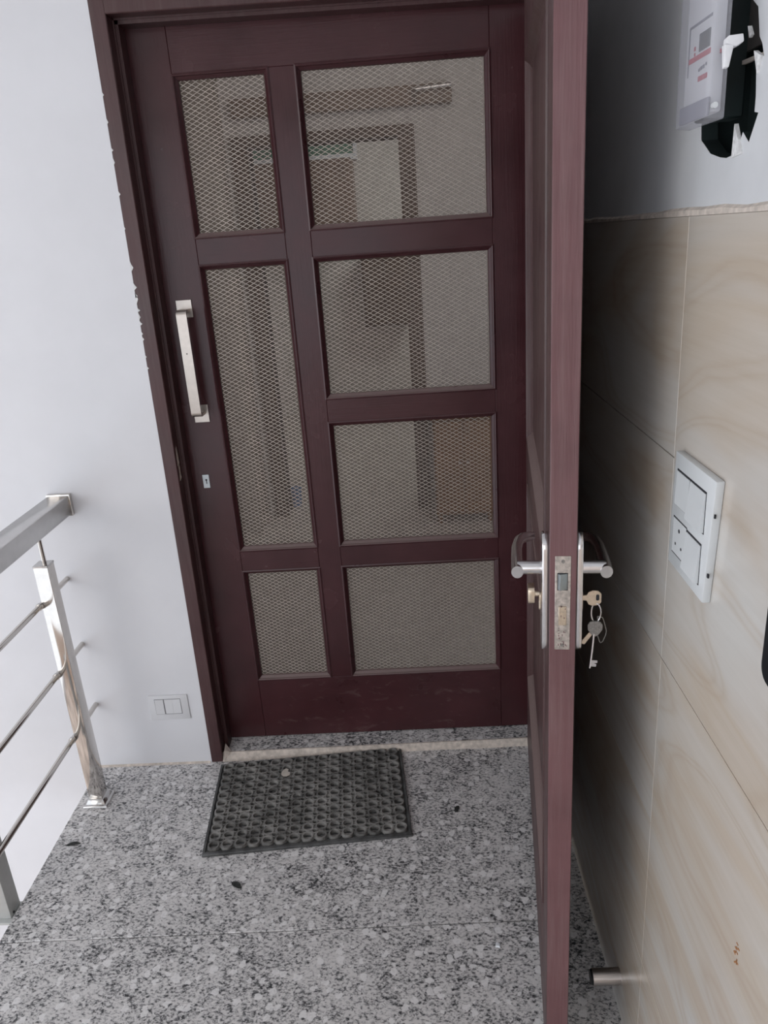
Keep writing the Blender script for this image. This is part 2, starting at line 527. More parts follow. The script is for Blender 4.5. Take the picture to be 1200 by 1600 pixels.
# tile courses: two columns in view, one behind the camera side
MB().box((XP, -3.4, -0.02), (XP + 0.018, YW, 1.556)).build('grout_bed', M['grout'], wall_right, smooth=0)
rows_a = [(0.0, 0.283), (0.2845, 0.602), (0.6035, 0.921), (0.9225, 1.2425), (1.244, 1.560)]
rows_b = [(0.0, 0.2835), (0.2855, 0.9210), (0.9230, 1.560)]
cols = [(-0.4548, YW, rows_a), (-1.0798, -0.4552, rows_a), (-1.7198, -1.0802, rows_b), (-2.3597, -1.7202, rows_b), (-3.0, -2.36, rows_b), (-3.4, -3.001, rows_b)]
k = 0
for (ya, yb, rows) in cols:
    for (za, zb) in rows:
        o = MB().box((W, ya, za), (XP, yb, zb)).build('tile', M['marble'][(k * 7 + k // 3) % 4], wall_right, 0.0006, 1, smooth=0)
        k += 1
cap = MB()
random.seed(5)
ys = [-3.4 + 0.06 * i for i in range(int((3.4 + YW) / 0.06) + 1)] + [YW]
top0 = []
for y in ys:
    h = 1.5605 + random.uniform(0.003, 0.007)
    top0.append((y, h))
for (y0, h0), (y1, h1) in zip(top0, top0[1:]):
    cap.prism([(W - 0.001, y0, 1.5602), (XP + 0.001, y0, 1.5602), (XP + 0.001, y0, h0 + 0.004), (W - 0.001, y0, h0)], [(W - 0.001, y1, 1.5602), (XP + 0.001, y1, 1.5602), (XP + 0.001, y1, h1 + 0.004), (W - 0.001, y1, h1)])
tag(cap.build('cement_bead', M['mortar'], wall_right), 'rough beige cement line along the top of the tiles')
ru = MB()
random.seed(11)
for i in range(11):
    yy = -1.412 - random.uniform(-0.004, 0.006)
    zz = 0.715 - i * 0.0032
    ru.box((W - 0.0006, yy, zz), (W, yy + random.uniform(0.002, 0.006), zz + 0.0018))
ru.build('rust_stain', M['rust'], wall_right)

# ceiling, stairwell below, and the walls behind the camera (unseen, wide openings shaped for the light)
ceiling = MB().box((-3.0, -4.2, 2.75), (1.2, YW, 2.9)).build('ceiling', M['ceiling'], smooth=0)
tag(ceiling, 'white ceiling over the landing', 'ceiling', kind='structure')
lower = MB().box((-3.0, -4.2, -1.75), (1.2, YW, -1.6)).build('floor_lower', M['warm_tile'], smooth=0)
tag(lower, 'warm tiled floor of the stairwell below the landing', 'floor', kind='structure')
wl = MB().box((-3.1, -4.2, -1.75), (-3.0, YW + 0.19, -1.4)).box((-3.1, -4.2, 1.85), (-3.0, YW + 0.19, 2.75)).build('wall_left', M['white_wall'], smooth=0)  # upper band added to cut light high on the door wall
tag(wl, 'unseen stairwell wall on the open side, opening shaped for the light', 'wall', kind='structure')
wf = MB()
wf.box((-3.0, -4.3, -1.75), (-0.54, -4.2, -0.5))
wf.box((-0.54, -4.3, -1.75), (1.2, -4.2, 0.6))
wf.box((-3.0, -4.3, 2.35), (0.5, -4.2, 2.75))  # lintel added to hold back light from the upper door wall
wf.box((0.5, -4.3, 0.6), (1.2, -4.2, 2.75))
wf_o = wf.build('wall_front', plain('warm_wall_paint', (0.62, 0.50, 0.42, 1), 0.7), smooth=0)
tag(wf_o, 'unseen stairwell wall behind the viewer, openings shaped for the light', 'wall', kind='structure')

# ------------------------------------------------------------------ door frame (jambs slightly out of plumb)
LEAN = -0.018


def jamb_loop(z, bx, left=True):
    s = 1 if left else -1
    return [(bx - s * 0.037, YW, z), (bx - s * 0.002, YW, z), (bx, YW + 0.002, z), (bx, -0.047, z), (bx + s * 0.004, -0.047, z), (bx + s * 0.004, -0.044, z),
            (bx + s * 0.012, -0.044, z), (bx + s * 0.0125, -0.041, z), (bx + s * 0.0125, -0.001, z), (bx - s * 0.037, -0.001, z)]


frame = empty('trim_1', label='dark maroon wooden door frame set in the white wall', cat='door frame', kind='structure')
lj = MB()
lj.prism(jamb_loop(0.0, -0.111 + LEAN), jamb_loop(2.14, -0.1105))
lj.build('jamb', M['maroon_frame'], frame, smooth=0)
rj = MB()
rj.prism([(x, y, 0) for x, y in ((0.908, YW), (0.896, YW), (0.896, -0.047), (0.878, -0.044), (0.878, -0.001), (0.908, -0.001))],
         [(x, y, 2.085) for x, y in ((0.908, YW), (0.896, YW), (0.896, -0.047), (0.878, -0.044), (0.878, -0.001), (0.908, -0.001))])
rj.build('jamb', M['maroon_frame'], frame, smooth=0)
hd = MB()


def head_loop(x, z):
    return [(x, YW, z + 0.055), (x, YW, z + 0.002), (x, YW + 0.002, z), (x, -0.047, z), (x, -0.047, z - 0.004), (x, -0.044, z - 0.004), (x, -0.044, z - 0.012), (x, -0.001, z - 0.0125), (x, -0.001, z + 0.055)]


hd.prism(head_loop(-0.1120, 2.0885), head_loop(0.908, 2.072))
hd.build('head', M['maroon_frame'], frame, smooth=0)
# white paint bitten into the outer edge, bare spots at the foot and by the strike plate
random.seed(21)
for (z, h, w) in ((1.80, 0.012, 0.004), (1.77, 0.02, 0.003), (1.44, 0.035, 0.005), (1.40, 0.02, 0.004), (1.36, 0.012, 0.003), (1.30, 0.010, 0.003), (1.62, 0.012, 0.002), (1.92, 0.012, 0.003), (1.52, 0.03, 0.006), (1.475, 0.02, 0.007), (1.455, 0.016, 0.005), (1.42, 0.012, 0.006), (1.385, 0.014, 0.006), (1.345, 0.014, 0.004), (1.86, 0.016, 0.003), (1.70, 0.014, 0.004), (1.27, 0.01, 0.004)):
    bx = -0.148 + LEAN * (1 - z / 2.085)
    MB().prism([(bx - 0.001, YW - 0.001, z), (bx + w, YW - 0.001, z + h * 0.35), (bx + w * 0.4, YW - 0.001, z + h * 0.6), (bx - 0.001, YW - 0.001, z + h)],
               [(bx - 0.001, YW + 0.001, z), (bx + w, YW + 0.001, z + h * 0.35), (bx + w * 0.4, YW + 0.001, z + h * 0.6), (bx - 0.001, YW + 0.001, z + h)]).build('paint_chip', M['plaster_chip'], frame)
for (z, h, y0, w) in ((0.995, 0.055, -0.078, 0.004), (0.952, 0.045, -0.076, 0.0035)):
    bx = -0.111 + LEAN * (1 - z / 2.085)
    MB().prism([(bx + 0.0008, y0, z), (bx + 0.0008, y0 + 0.016, z + 0.006), (bx + 0.0008, y0 + 0.012, z + h), (bx + 0.0008, y0 + 0.004, z + h * 0.9)],
               [(bx - 0.001, y0, z), (bx - 0.001, y0 + 0.016, z + 0.006), (bx - 0.001, y0 + 0.012, z + h), (bx - 0.001, y0 + 0.004, z + h * 0.9)]).build('strike_wear', M['mortar'], frame)
# raised granite sill with its mortar fillet
sill = MB().hexa([(-0.116, -0.0725, 0.0), (0.896, -0.064, 0.0), (0.896, 0.10, 0.0), (-0.116, 0.10, 0.0), (-0.116, -0.0725, 0.0245), (0.896, -0.064, 0.0245), (0.896, 0.10, 0.0245), (-0.116, 0.10, 0.0245)]).build('trim_2', M['granite'], bevel=0.001, seg=1)
tag(sill, 'low granite door sill with a beige mortar fillet', 'door sill', kind='structure')
fl = MB()
random.seed(2)
xs = [-0.13 + i * (1.026 / 36) for i in range(37)]
loops_f = []
for x in xs:
    t = (x + 0.12) / 1.02
    yt = -0.0725 + 0.0085 * t
    toe = -0.090 + 0.016 * min(1, t * 2.0) + random.uniform(-0.0015, 0.0015)
    loops_f.append([(x, yt + 0.001, 0.0), (x, toe, 0.0), (x, toe + 0.005, 0.010), (x, yt - 0.001, 0.025), (x, yt + 0.003, 0.0252)])
for a, b in zip(loops_f, loops_f[1:]):
    fl.prism(a, b)
fl.build('mortar_fillet', M['mortar'], sill)
mc = MB()
mc.prism([(-0.122, -0.088, 0.0), (-0.100, -0.084, 0.0), (-0.100, -0.070, 0.0), (-0.122, -0.06, 0.0)], [(-0.121, -0.086, 0.040), (-0.108, -0.074, 0.028), (-0.104, -0.068, 0.028), (-0.121, -0.06, 0.05)])
mc.build('mortar_lump', M['mortar'], sill)

# ================================================================== door 1: closed mesh screen door
screen = empty('door_1', label='closed maroon wooden screen door with seven wire mesh panels', cat='door', kind='structure')
Z = [1.971, 1.5907, 1.5222, 1.143, 1.0753, 0.6955, 0.6284, 0.2434]
XA, XB, XC, XD = 0.0, 0.2375, 0.3055, 0.78
XL, XR = -0.140, 0.886
ZB, ZT = 0.028, 2.088
T = 0.036


def door_bit(name, x0, x1, z0, z1, mat):
    return MB().box((x0, 0.0, z0), (x1, T, z1)).build(name, M[mat], screen, 0.0012, 1)


door_bit('stile', XL, XA, ZB, ZT, 'maroon_v')
door_bit('stile', XD, XR, ZB, ZT, 'maroon_v')
door_bit('rail', XA, XD, Z[0], ZT, 'maroon_h')
door_bit('rail', XA, XD, ZB, Z[7], 'maroon_low')
door_bit('mullion', XB, XC, Z[7], Z[0], 'maroon_v')
for (a, b) in ((2, 1), (4, 3), (6, 5)):
    door_bit('rail', XC, XD, Z[a], Z[b], 'maroon_h')
for (a, b) in ((2, 1), (6, 5)):
    door_bit('rail', XA, XB, Z[a], Z[b], 'maroon_h')

OPEN = [(XA, XB, Z[1], Z[0]), (XA, XB, Z[5], Z[2]), (XA, XB, Z[7], Z[6]),
        (XC, XD, Z[1], Z[0]), (XC, XD, Z[3], Z[2]), (XC, XD, Z[5], Z[4]), (XC, XD, Z[7], Z[6])]
DW, DH = 0.0212, 0.0116       # one diamond of the expanded metal
for (x0, x1, z0, z1) in OPEN:
    prof = [(-0.003, -0.0012), (0.001, -0.0028), (0.0035, -0.0012), (0.0045, 0.003), (0.0115, 0.009), (0.0125, 0.0165)]   # (inset, depth)
    b = MB()
    for (p, q) in zip(prof, prof[1:]):
        A = [(x0 + p[0], p[1], z0 + p[0]), (x1 - p[0], p[1], z0 + p[0]), (x1 - p[0], p[1], z1 - p[0]), (x0 + p[0], p[1], z1 - p[0])]
        B = [(x0 + q[0], q[1], z0 + q[0]), (x1 - q[0], q[1], z0 + q[0]), (x1 - q[0], q[1], z1 - q[0]), (x0 + q[0], q[1], z1 - q[0])]
        b.add(A + B, [(i, (i + 1) % 4, 4 + (i + 1) % 4, 4 + i) for i in range(4)])
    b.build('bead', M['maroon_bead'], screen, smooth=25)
    # expanded metal: diamonds of thin strands
    ia, ib, ja, jb = x0 + 0.009, x1 - 0.009, z0 + 0.009, z1 - 0.009
    vs, fs = [], []
    i0, i1 = math.floor(ia / (DW / 2)), math.ceil(ib / (DW / 2))
    j0, j1 = math.floor(ja / (DH / 2)), math.ceil(jb / (DH / 2))
    yc, tw, td = 0.0150, 0.00062, 0.0006
    for i in range(i0, i1):
        for j in range(j0, j1 + 1):
            if (i + j) % 2:
                continue
            for dj in (1, -1):
                xa_, za_ = i * DW / 2, j * DH / 2
                xb_, zb_ = (i + 1) * DW / 2, (j + dj) * DH / 2
                if xa_ < ia - 1e-6 or xb_ > ib + 1e-6 or min(za_, zb_) < ja - 1e-6 or max(za_, zb_) > jb + 1e-6:
                    continue
                L = math.hypot(DW / 2, DH / 2)
                nx, nz = -(zb_ - za_) / L * tw, (xb_ - xa_) / L * tw
                o = len(vs)
                ya, yb = yc - 0.0005 * (1 if dj > 0 else -1), yc + 0.0005 * (1 if dj > 0 else -1)
                for (px, py, pz) in ((xa_, ya, za_), (xb_, yb, zb_)):
                    vs += [(px - nx, py - td, pz - nz), (px + nx, py - td, pz + nz), (px + nx, py + td, pz + nz), (px - nx, py + td, pz - nz)]
                fs += [(o, o + 1, o + 5, o + 4), (o + 1, o + 2, o + 6, o + 5), (o + 2, o + 3, o + 7, o + 6), (o + 3, o, o + 4, o + 7)]
    wm = MB()
    wm.v, wm.f, wm.mi = vs, fs, [0] * len(fs)
    tag(wm.build('wire_mesh', M['wire'], screen, smooth=0), 'cream expanded metal mesh of small diamonds', kind='stuff')
    MB().box((ia, 0.0225, ja), (ib, 0.0229, jb)).build('fly_net', M['net'], screen, smooth=0)

# pull handle: bent flat bar on two square plates
ph = empty('pull_handle', (0, 0, 0))
ph.parent = screen
tag(ph, 'champagne metal pull handle on the left stile')
MB().box((-0.077, -0.004, 1.391), (-0.034, 0.0, 1.438)).build('base_plate', M['aluminium'], ph, 0.0008, 1)
MB().box((-0.074, -0.004, 1.100), (-0.031, 0.0, 1.150)).build('base_plate', M['aluminium'], ph, 0.0008, 1)
bar = MB()


def bar_path(zt, zb):
    pts = [(-0.003, zt)]
    for k in range(7):
        a = math.radians(90 * k / 6)
        pts.append((-0.035 - 0.013 * math.sin(a), zt - 0.013 + 0.013 * math.cos(a)))
    for k in range(7):
        a = math.radians(90 * k / 6)
        pts.append((-0.035 - 0.013 * math.cos(a), zb + 0.013 - 0.013 * math.sin(a)))
    pts.append((-0.003, zb))
    return pts


po, pi = bar_path(1.414, 1.124), bar_path(1.4075, 1.1305)
pi = [(y + (0.006 if abs(y + 0.003) > 1e-6 else 0), z) for y, z in pi]
for (x0, x1) in ((-0.0685, -0.0405),):
    loop = [(y, z) for y, z in po] + [(y, z) for y, z in reversed(pi)]
    nn = len(po)
    V0 = [(x0, y, z) for y, z in po] + [(x0, y, z) for y, z in pi]
    V1 = [(x1, y, z) for y, z in po] + [(x1, y, z) for y, z in pi]
    fs = []
    m = 2 * nn
    for k in range(nn - 1):
        fs += [(k, k + 1, nn + k + 1, nn + k), (m + k, m + nn + k, m + nn + k + 1, m + k + 1), (k, m + k, m + k + 1, k + 1), (nn + k, nn + k + 1, m + nn + k + 1, m + nn + k)]
    fs += [(0, nn, m + nn, m), (nn - 1, m + nn - 1, m + 2 * nn - 1, 2 * nn - 1)]
    bar.add(V0 + V1, fs)
bar.build('grip_bar', M['aluminium'], ph, smooth=35)
MB().tube([(-0.0545, -0.0485, 1.300), (-0.0545, -0.0477, 1.300)], 0.0018, 10).build('screw', M['slot'], ph)
kp = MB().box((-0.0785, -0.0018, 0.903), (-0.0590, 0.0, 0.944)).build('keyhole_plate', plain('zinc_plate', (0.50, 0.53, 0.55, 1), 0.4, 0.7), screen, 0.0006, 1)
kh = MB()
kh.tube([(-0.0680, -0.0022, 0.928), (-0.0680, -0.0019, 0.928)], 0.0030, 12)
kh.box((-0.0693, -0.0022, 0.916), (-0.0667, -0.0019, 0.928))
kh.build('keyhole', M['slot'], kp)
tiny = MB()
tiny.tube([(-0.0515, -0.0006, 1.808), (-0.0515, 0.0004, 1.808)], 0.0035, 10)
tiny.build('plug', M['maroon_bead'], screen)

# ================================================================== door 2: open panelled door, seen edge-on
ANG = math.atan2(-0.9932, -0.1164)
leaf = empty('door_2', (0.851, -0.090, 0.0), ANG, label='open maroon panelled door standing edge-on beside the tiled wall', cat='door', kind='structure')
LL, TH = 0.997, 0.0405
LB, LT = 0.030, 2.060
PZ = [0.335, 0.915, 1.050, 1.905]


def leaf_bit(name, x0, x1, z0, z1, mat, y0=0.0, y1=TH):
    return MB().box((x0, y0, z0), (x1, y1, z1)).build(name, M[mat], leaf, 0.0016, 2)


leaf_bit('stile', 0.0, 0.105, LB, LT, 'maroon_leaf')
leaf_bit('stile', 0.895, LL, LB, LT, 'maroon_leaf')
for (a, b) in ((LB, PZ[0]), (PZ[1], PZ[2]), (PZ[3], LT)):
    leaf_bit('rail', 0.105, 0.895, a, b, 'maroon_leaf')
# worn, unvarnished lipping on the closing edge
MB().box((LL, 0.0008, LB + 0.001), (LL + 0.0022, TH - 0.0008, LT - 0.001)).build('edge_lipping', M['maroon_edge'], leaf, 0.0008, 1)
for (za, zb) in ((PZ[0], PZ[1]), (PZ[2], PZ[3])):
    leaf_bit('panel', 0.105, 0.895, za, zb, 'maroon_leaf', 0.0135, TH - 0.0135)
    for side in (0, 1):
        prof = [(-0.006, 0.0), (-0.005, -0.0025), (0.000, -0.003), (0.002, -0.0005), (0.012, 0.0095), (0.0145, 0.009), (0.020, 0.0135)]
        b = MB()
        for (p, q) in zip(prof, prof[1:]):
            yy = (lambda d: d) if side == 0 else (lambda d: TH - d)
            A = [(0.105 + p[0], yy(p[1]), za + p[0]), (0.895 - p[0], yy(p[1]), za + p[0]), (0.895 - p[0], yy(p[1]), zb - p[0]), (0.105 + p[0], yy(p[1]), zb - p[0])]
            B = [(0.105 + q[0], yy(q[1]), za + q[0]), (0.895 - q[0], yy(q[1]), za + q[0]), (0.895 - q[0], yy(q[1]), zb - q[0]), (0.105 + q[0], yy(q[1]), zb - q[0])]
            b.add(A + B, [(i, (i + 1) % 4, 4 + (i + 1) % 4, 4 + i) for i in range(4)])
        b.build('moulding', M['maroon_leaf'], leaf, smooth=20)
# lock furniture -------------------------------------------------------
XE = LL + 0.0022
fp = MB().box((XE - 0.001, 0.0085, 0.948), (XE + 0.0012, 0.0315, 1.104)).build('lock_faceplate', plain('paint_flecked_lock_steel', (0.56, 0.51, 0.47, 1), 0.42, 0.75, var=0.16, scale=130), leaf, 0.0006, 1)
lt = MB()
lt.hexa([(XE + 0.001, 0.0125, 1.050), (XE + 0.001, 0.0265, 1.050), (XE + 0.001, 0.0265, 1.076), (XE + 0.001, 0.0125, 1.076),
         (XE + 0.006, 0.0155, 1.050), (XE + 0.0015, 0.0265, 1.050), (XE + 0.0015, 0.0265, 1.076), (XE + 0.006, 0.0155, 1.076)])
lt.build('latch', plain('blue_grey_latch', (0.40, 0.45, 0.47, 1), 0.3, 0.9), fp, 0.0004, 1)
MB().box((XE + 0.0012, 0.0118, 1.0488), (XE + 0.0015, 0.0272, 1.0772)).build('latch_slot', M['slot'], fp, smooth=0)
MB().box((XE + 0.0012, 0.0140, 0.991), (XE + 0.0035, 0.0255, 1.022)).build('deadbolt', M['key_brass'], fp, 0.0005, 1)
MB().tube([(XE + 0.001, 0.020, 1.096), (XE + 0.0018, 0.020, 1.096)], 0.0028, 12).build('screw', M['key_dark'], fp)
MB().tube([(XE + 0.001, 0.020, 0.956), (XE + 0.0018, 0.020, 0.956)], 0.0028, 12).build('screw', M['key_dark'], fp)
random.seed(9)
pf = MB()
for i in range(26):
    yy, zz = 0.0135 + random.random() * 0.014, 0.952 + random.random() ** 1.3 * 0.07
    r1, r2 = random.uniform(0.0006, 0.0018), random.uniform(0.0008, 0.0035)
    pf.box((XE + 0.0012, yy, zz), (XE + 0.0014 + (0.0023 if 0.014 < yy < 0.0255 and zz > 0.991 else 0), min(yy + r1, 0.031), zz + r2))
tag(pf.build('paint_fleck', M['maroon_edge'], fp, smooth=0), kind='stuff')

plate_poly = rounded_rect(0.044, 0.196, 0.021, 6, LL - 0.029, 1.032)
for side in (0, 1):
    y0, y1 = (-0.0100, 0.0) if side == 0 else (TH, TH + 0.0100)
    pl = MB().extrude(plate_poly, 1, y0, y1).build('escutcheon', M['chrome'], leaf, 0.002, 2)
    s = -1 if side == 0 else 1
    yf = y0 if side == 0 else y1
    cx, cz = LL - 0.036, 1.069
    lv = MB()
    lv.tube([(cx, yf, cz), (cx, yf + s * 0.036, cz)], 0.0108, 16)
    ya = yf + s * 0.036
    path = [(cx + 0.012, ya, cz - 0.003), (cx - 0.004, ya, cz - 0.001), (cx - 0.03, ya, cz + 0.001), (cx - 0.07, ya - s * 0.001, cz + 0.003), (cx - 0.098, ya - s * 0.005, cz + 0.004), (cx - 0.112, ya - s * 0.013, cz + 0.004), (cx - 0.118, ya - s * 0.024, cz + 0.004), (cx - 0.119, ya - s * 0.031, cz + 0.004)]
    lv.tube(path, [0.0108, 0.0108, 0.0105, 0.010, 0.0095, 0.009, 0.008, 0.007], 14, squash=((0, 0, 1), 0.85))
    lv.build('lever_handle', M['chrome'], pl, smooth=50)
    cy = MB()
    prof = rounded_rect(0.013, 0.030, 0.006, 5, LL - 0.036, 1.012)
    cy.extrude(prof, 1, yf, yf + s * 0.003)
    cy.build('lock_cylinder', M['key_brass'], pl, 0.0006, 1)
    if side == 0:
        tt = MB()
        tt.tube([(LL - 0.036, yf - 0.002, 1.024), (LL - 0.036, yf - 0.012, 1.024)], 0.0045, 12)
        tt.extrude(rounded_rect(0.026, 0.027, 0.006, 5, LL - 0.034, 1.026), 1, yf - 0.020, yf - 0.010)
        tt.build('thumb_turn', M['key_brass'], pl, 0.001, 2)

# ------------------------------------------------------------------ bunch of keys in the lock (built in the frame of the open door)
def leafpt(x, y, z):
    c, s = math.cos(ANG), math.sin(ANG)
    return (0.851 + c * x - s * y, -0.090 + s * x + c * y, z)


KX = LL - 0.030
keys = empty('bunch_of_keys', leafpt(KX, TH + 0.009, 1.020), ANG, label='bunch of keys hanging from the lock of the open door', cat='keys')
kk = MB()
bow = [(0.0, 0.004), (0.009, 0.0045), (0.012, 0.010), (0.018, 0.0125), (0.026, 0.012), (0.031, 0.007), (0.0312, -0.007), (0.027, -0.012), (0.018, -0.0135), (0.012, -0.011), (0.009, -0.0045), (0.0, -0.004)]
kk.prism([(-0.0011, y, z) for y, z in bow], [(0.0011, y, z) for y, z in bow])
tag(kk.build('key', M['key_brass'], keys, 0.0003, 1), 'pale brass key turned in the lock')
kh = MB()
kh.extrude(rounded_rect(0.005, 0.010, 0.002, 3, 0.0255, 0.001), 0, 0.0011, 0.0014)
kh.build('key_hole', M['slot'], keys)
rg = MB()
rp = [(0.0015 * math.sin(a * 2), 0.024 + 0.0072 * math.cos(a), -0.026 + 0.0165 * math.sin(a)) for a in [2 * math.pi * i / 28 for i in range(29)]]
rg.tube(rp, 0.0012, 8, caps=False)
rg.build('split_ring', M['chrome'], keys)
k2 = MB()
sh = [(0.0, 0.013), (0.008, 0.012), (0.0115, 0.006), (0.011, -0.002), (0.006, -0.010), (0.002, -0.0135), (-0.002, -0.0135), (-0.006, -0.010), (-0.011, -0.002), (-0.0115, 0.006), (-0.008, 0.012)]
k2.prism([(0.003, 0.0225 + y, -0.051 + z) for y, z in sh], [(0.0052, 0.0225 + y, -0.051 + z) for y, z in sh])
k2.build('key_bow', M['key_dark'], keys, 0.0005, 1)
k3 = MB()
k3.tube([(0.004, 0.0213, -0.060), (0.004, 0.0192, -0.090), (0.004, 0.0165, -0.1215)], 0.0016, 8)
k3.prism([(0.003, 0.0180, -0.107), (0.003, 0.0275, -0.107), (0.003, 0.0275, -0.1115), (0.003, 0.0225, -0.1125), (0.003, 0.0262, -0.1145), (0.003, 0.0255, -0.1185), (0.003, 0.0168, -0.118)],
         [(0.005, 0.0180, -0.107), (0.005, 0.0275, -0.107), (0.005, 0.0275, -0.1115), (0.005, 0.0225, -0.1125), (0.005, 0.0262, -0.1145), (0.005, 0.0255, -0.1185), (0.005, 0.0168, -0.118)])
k3.build('lever_key_shaft', M['chrome'], keys)
k4 = MB()
k4.prism([(0.0002, y, z) for y, z in ((0.017, -0.055), (0.0195, -0.062), (0.0075, -0.080), (0.003, -0.079), (0.0035, -0.074))], [(0.0020, y, z) for y, z in ((0.017, -0.055), (0.0195, -0.062), (0.0075, -0.080), (0.003, -0.079), (0.0035, -0.074))])
k4.build('flat_key_blade', M['key_brass'], keys)
k5 = MB()
k5.tube([(-0.002, y, z) for y, z in ((0.0265, -0.033), (0.034, -0.035), (0.0365, -0.042), (0.0405, -0.058), (0.0395, -0.066), (0.0355, -0.077), (0.0325, -0.079), (0.0305, -0.077), (0.0265, -0.064), (0.0275, -0.045), (0.0265, -0.033))], 0.0009, 6)
k5.build('wire_tag', M['key_dark'], keys)

# ================================================================== things on the right wall
# switchboard plate
sb = empty('switchboard', (W, -1.185, 1.182), label='white four-module switch plate with socket on the cream tiles', cat='switch')
X0, X1 = -0.011, 0.0


def yz_plate(mb, poly, xa, xb):
    mb.prism([(xa, y, z) for y, z in poly], [(xb, y, z) for y, z in poly])
    return mb


yz_plate(MB(), [(0.067, 0.083), (-0.073, 0.083), (-0.059, -0.083), (0.073, -0.080)], X0, X1).build('plate', M['white_plastic'], sb, 0.002, 2)
yz_plate(MB(), [(0.060, 0.076), (-0.066, 0.076), (-0.054, -0.076), (0.066, -0.074)], -0.002, 0.0).build('back_rim', M['white_plastic'], sb)
mods = [((0.054, 0.008), (0.060, 0.012), True), ((0.005, -0.047), (0.060, 0.008), True), ((0.057, 0.009), (-0.008, -0.058), False), ((0.007, -0.043), (-0.010, -0.063), True)]
for i, ((ya, yb), (za, zb), rocker) in enumerate(mods):
    MB().box((X0 - 0.0004, ya + 0.0016, zb - 0.0018), (X0 + 0.0003, yb - 0.0012, za + 0.0016)).build('module_gap', M['slot'], sb, smooth=0)
    if rocker:
        out = 0.006 if i in (1, 3) else 0.0028
        MB().prism([(X0, ya, za - 0.001), (X0, yb, za - 0.001), (X0, yb, zb), (X0, ya, zb)],
                   [(X0 - 0.0012, ya, za - 0.001), (X0 - 0.0012, yb, za - 0.001), (X0 - out, yb, zb + 0.001), (X0 - out, ya, zb + 0.001)]).build('rocker', M['white_plastic'], sb)
    else:
        so = MB().box((X0 - 0.0010, ya, zb), (X0 + 0.0002, yb, za)).build('socket', M['white_plastic'], sb, 0.0004, 1)
        ho = MB()
        for (dy, dz, r) in ((0.0, 0.012, 0.0030), (0.011, -0.010, 0.0022), (-0.011, -0.010, 0.0022)):
            c = (ya + yb) / 2 + dy
            ho.tube([(X0 - 0.0013, c, (za + zb) / 2 + dz), (X0 - 0.0009, c, (za + zb) / 2 + dz)], r, 10)
        ho.build('pin_hole', M['slot'], so)
for z in (0.036, -0.045):
    MB().box((X0 + 0.002, -0.0725 + (0.001 if z > 0 else 0.010), z), (X0 + 0.004, -0.066, z + 0.005)).build('clip_slot', M['slot'], sb, smooth=0)

# energy meter
mt = empty('electric_meter', (W, -1.18, 1.70), label='clear-covered grey electricity meter over the broken plaster recess', cat='meter')
y0m, y1m, z0m, z1m = -0.046, 0.047, -0.0455, 0.110
MB().box((-0.036, y0m + 0.006, z0m + 0.006), (-0.023, y1m - 0.006, z1m - 0.004)).build('meter_body', M['label_white'], mt, 0.003, 2)
MB().box((-0.0225, y0m + 0.055, z0m + 0.004), (0.020, y1m - 0.006, z1m - 0.004)).build('mounting_block', M['black'], mt, 0.002, 1)
cv = MB()
cv.prism([(-0.042, y0m, z0m), (-0.042, y1m, z0m), (-0.042, y1m, z1m), (-0.042, y0m, z1m)],
         [(-0.022, y0m - 0.003, z0m - 0.002), (-0.022, y1m + 0.003, z0m - 0.002), (-0.022, y1m + 0.003, z1m), (-0.022, y0m - 0.003, z1m)])
tag(cv.build('clear_cover', M['clear'], mt, 0.003, 2), 'clear plastic cover of the meter')
XF = -0.0362


def mark(name, ya, yb, za, zb, mat, d=0.0004, parent=None):
    return MB().box((XF - d, ya, za), (XF + 0.0002, yb, zb)).build(name, M[mat], parent or mt, smooth=0)


# label frame, display, stripe and print (too blurred in the photo to read)
mark('label_border', 0.0285, 0.0305, 0.004, 0.052, 'grey_print')
mark('label_border', -0.034, 0.0295, 0.050, 0.0525, 'grey_print')
mark('display', -0.032, -0.002, 0.0235, 0.040, 'lcd', 0.0008)
mark('red_stripe', -0.0345, 0.028, 0.0165, 0.0215, 'red_print')
for (ya, yb, za, zb) in ((-0.003, -0.006, 0.0045, 0.0075), (-0.008, -0.013, 0.005, 0.0085), (-0.015, -0.020, 0.0055, 0.009), (-0.023, -0.026, 0.007, 0.010)):
    mark('print', yb, ya, za, zb, 'grey_print')
for i in range(4):
    mark('print', -0.0085 - i * 0.0068, -0.0035 - i * 0.0068, -0.005, 0.0, 'red_print')
for (ya, yb, za, zb) in ((0.010, 0.014, 0.027, 0.031), (0.010, 0.013, 0.022, 0.025)):
    mark('print', ya, yb, za, zb, 'red_print')
MB().box((-0.039, y0m + 0.004, z0m + 0.003), (-0.0355, y1m - 0.005, z0m + 0.021)).build('terminal_cover', M['meter_grey'], mt, 0.001, 1)
MB().box((-0.030, y0m - 0.0005, 0.014), (-0.024, y0m + 0.003, 0.0175)).build('print', M['red_print'], mt, smooth=0)
MB().tube([(-0.034, y0m - 0.006, -0.034), (-0.034, y0m - 0.001, -0.034)], 0.003, 10).build('cover_screw', M['white_plastic'], mt)
sl = MB()
sl.prism([(-0.030, y0m - 0.004, 0.024), (-0.016, y0m - 0.004, 0.025), (-0.014, y0m - 0.004, 0.018), (-0.020, y0m - 0.004, 0.0155), (-0.030, y0m - 0.004, 0.019)],
         [(-0.030, y0m - 0.017, 0.0255), (-0.016, y0m - 0.019, 0.026), (-0.014, y0m - 0.017, 0.0195), (-0.020, y0m - 0.014, 0.016), (-0.030, y0m - 0.012, 0.020)])
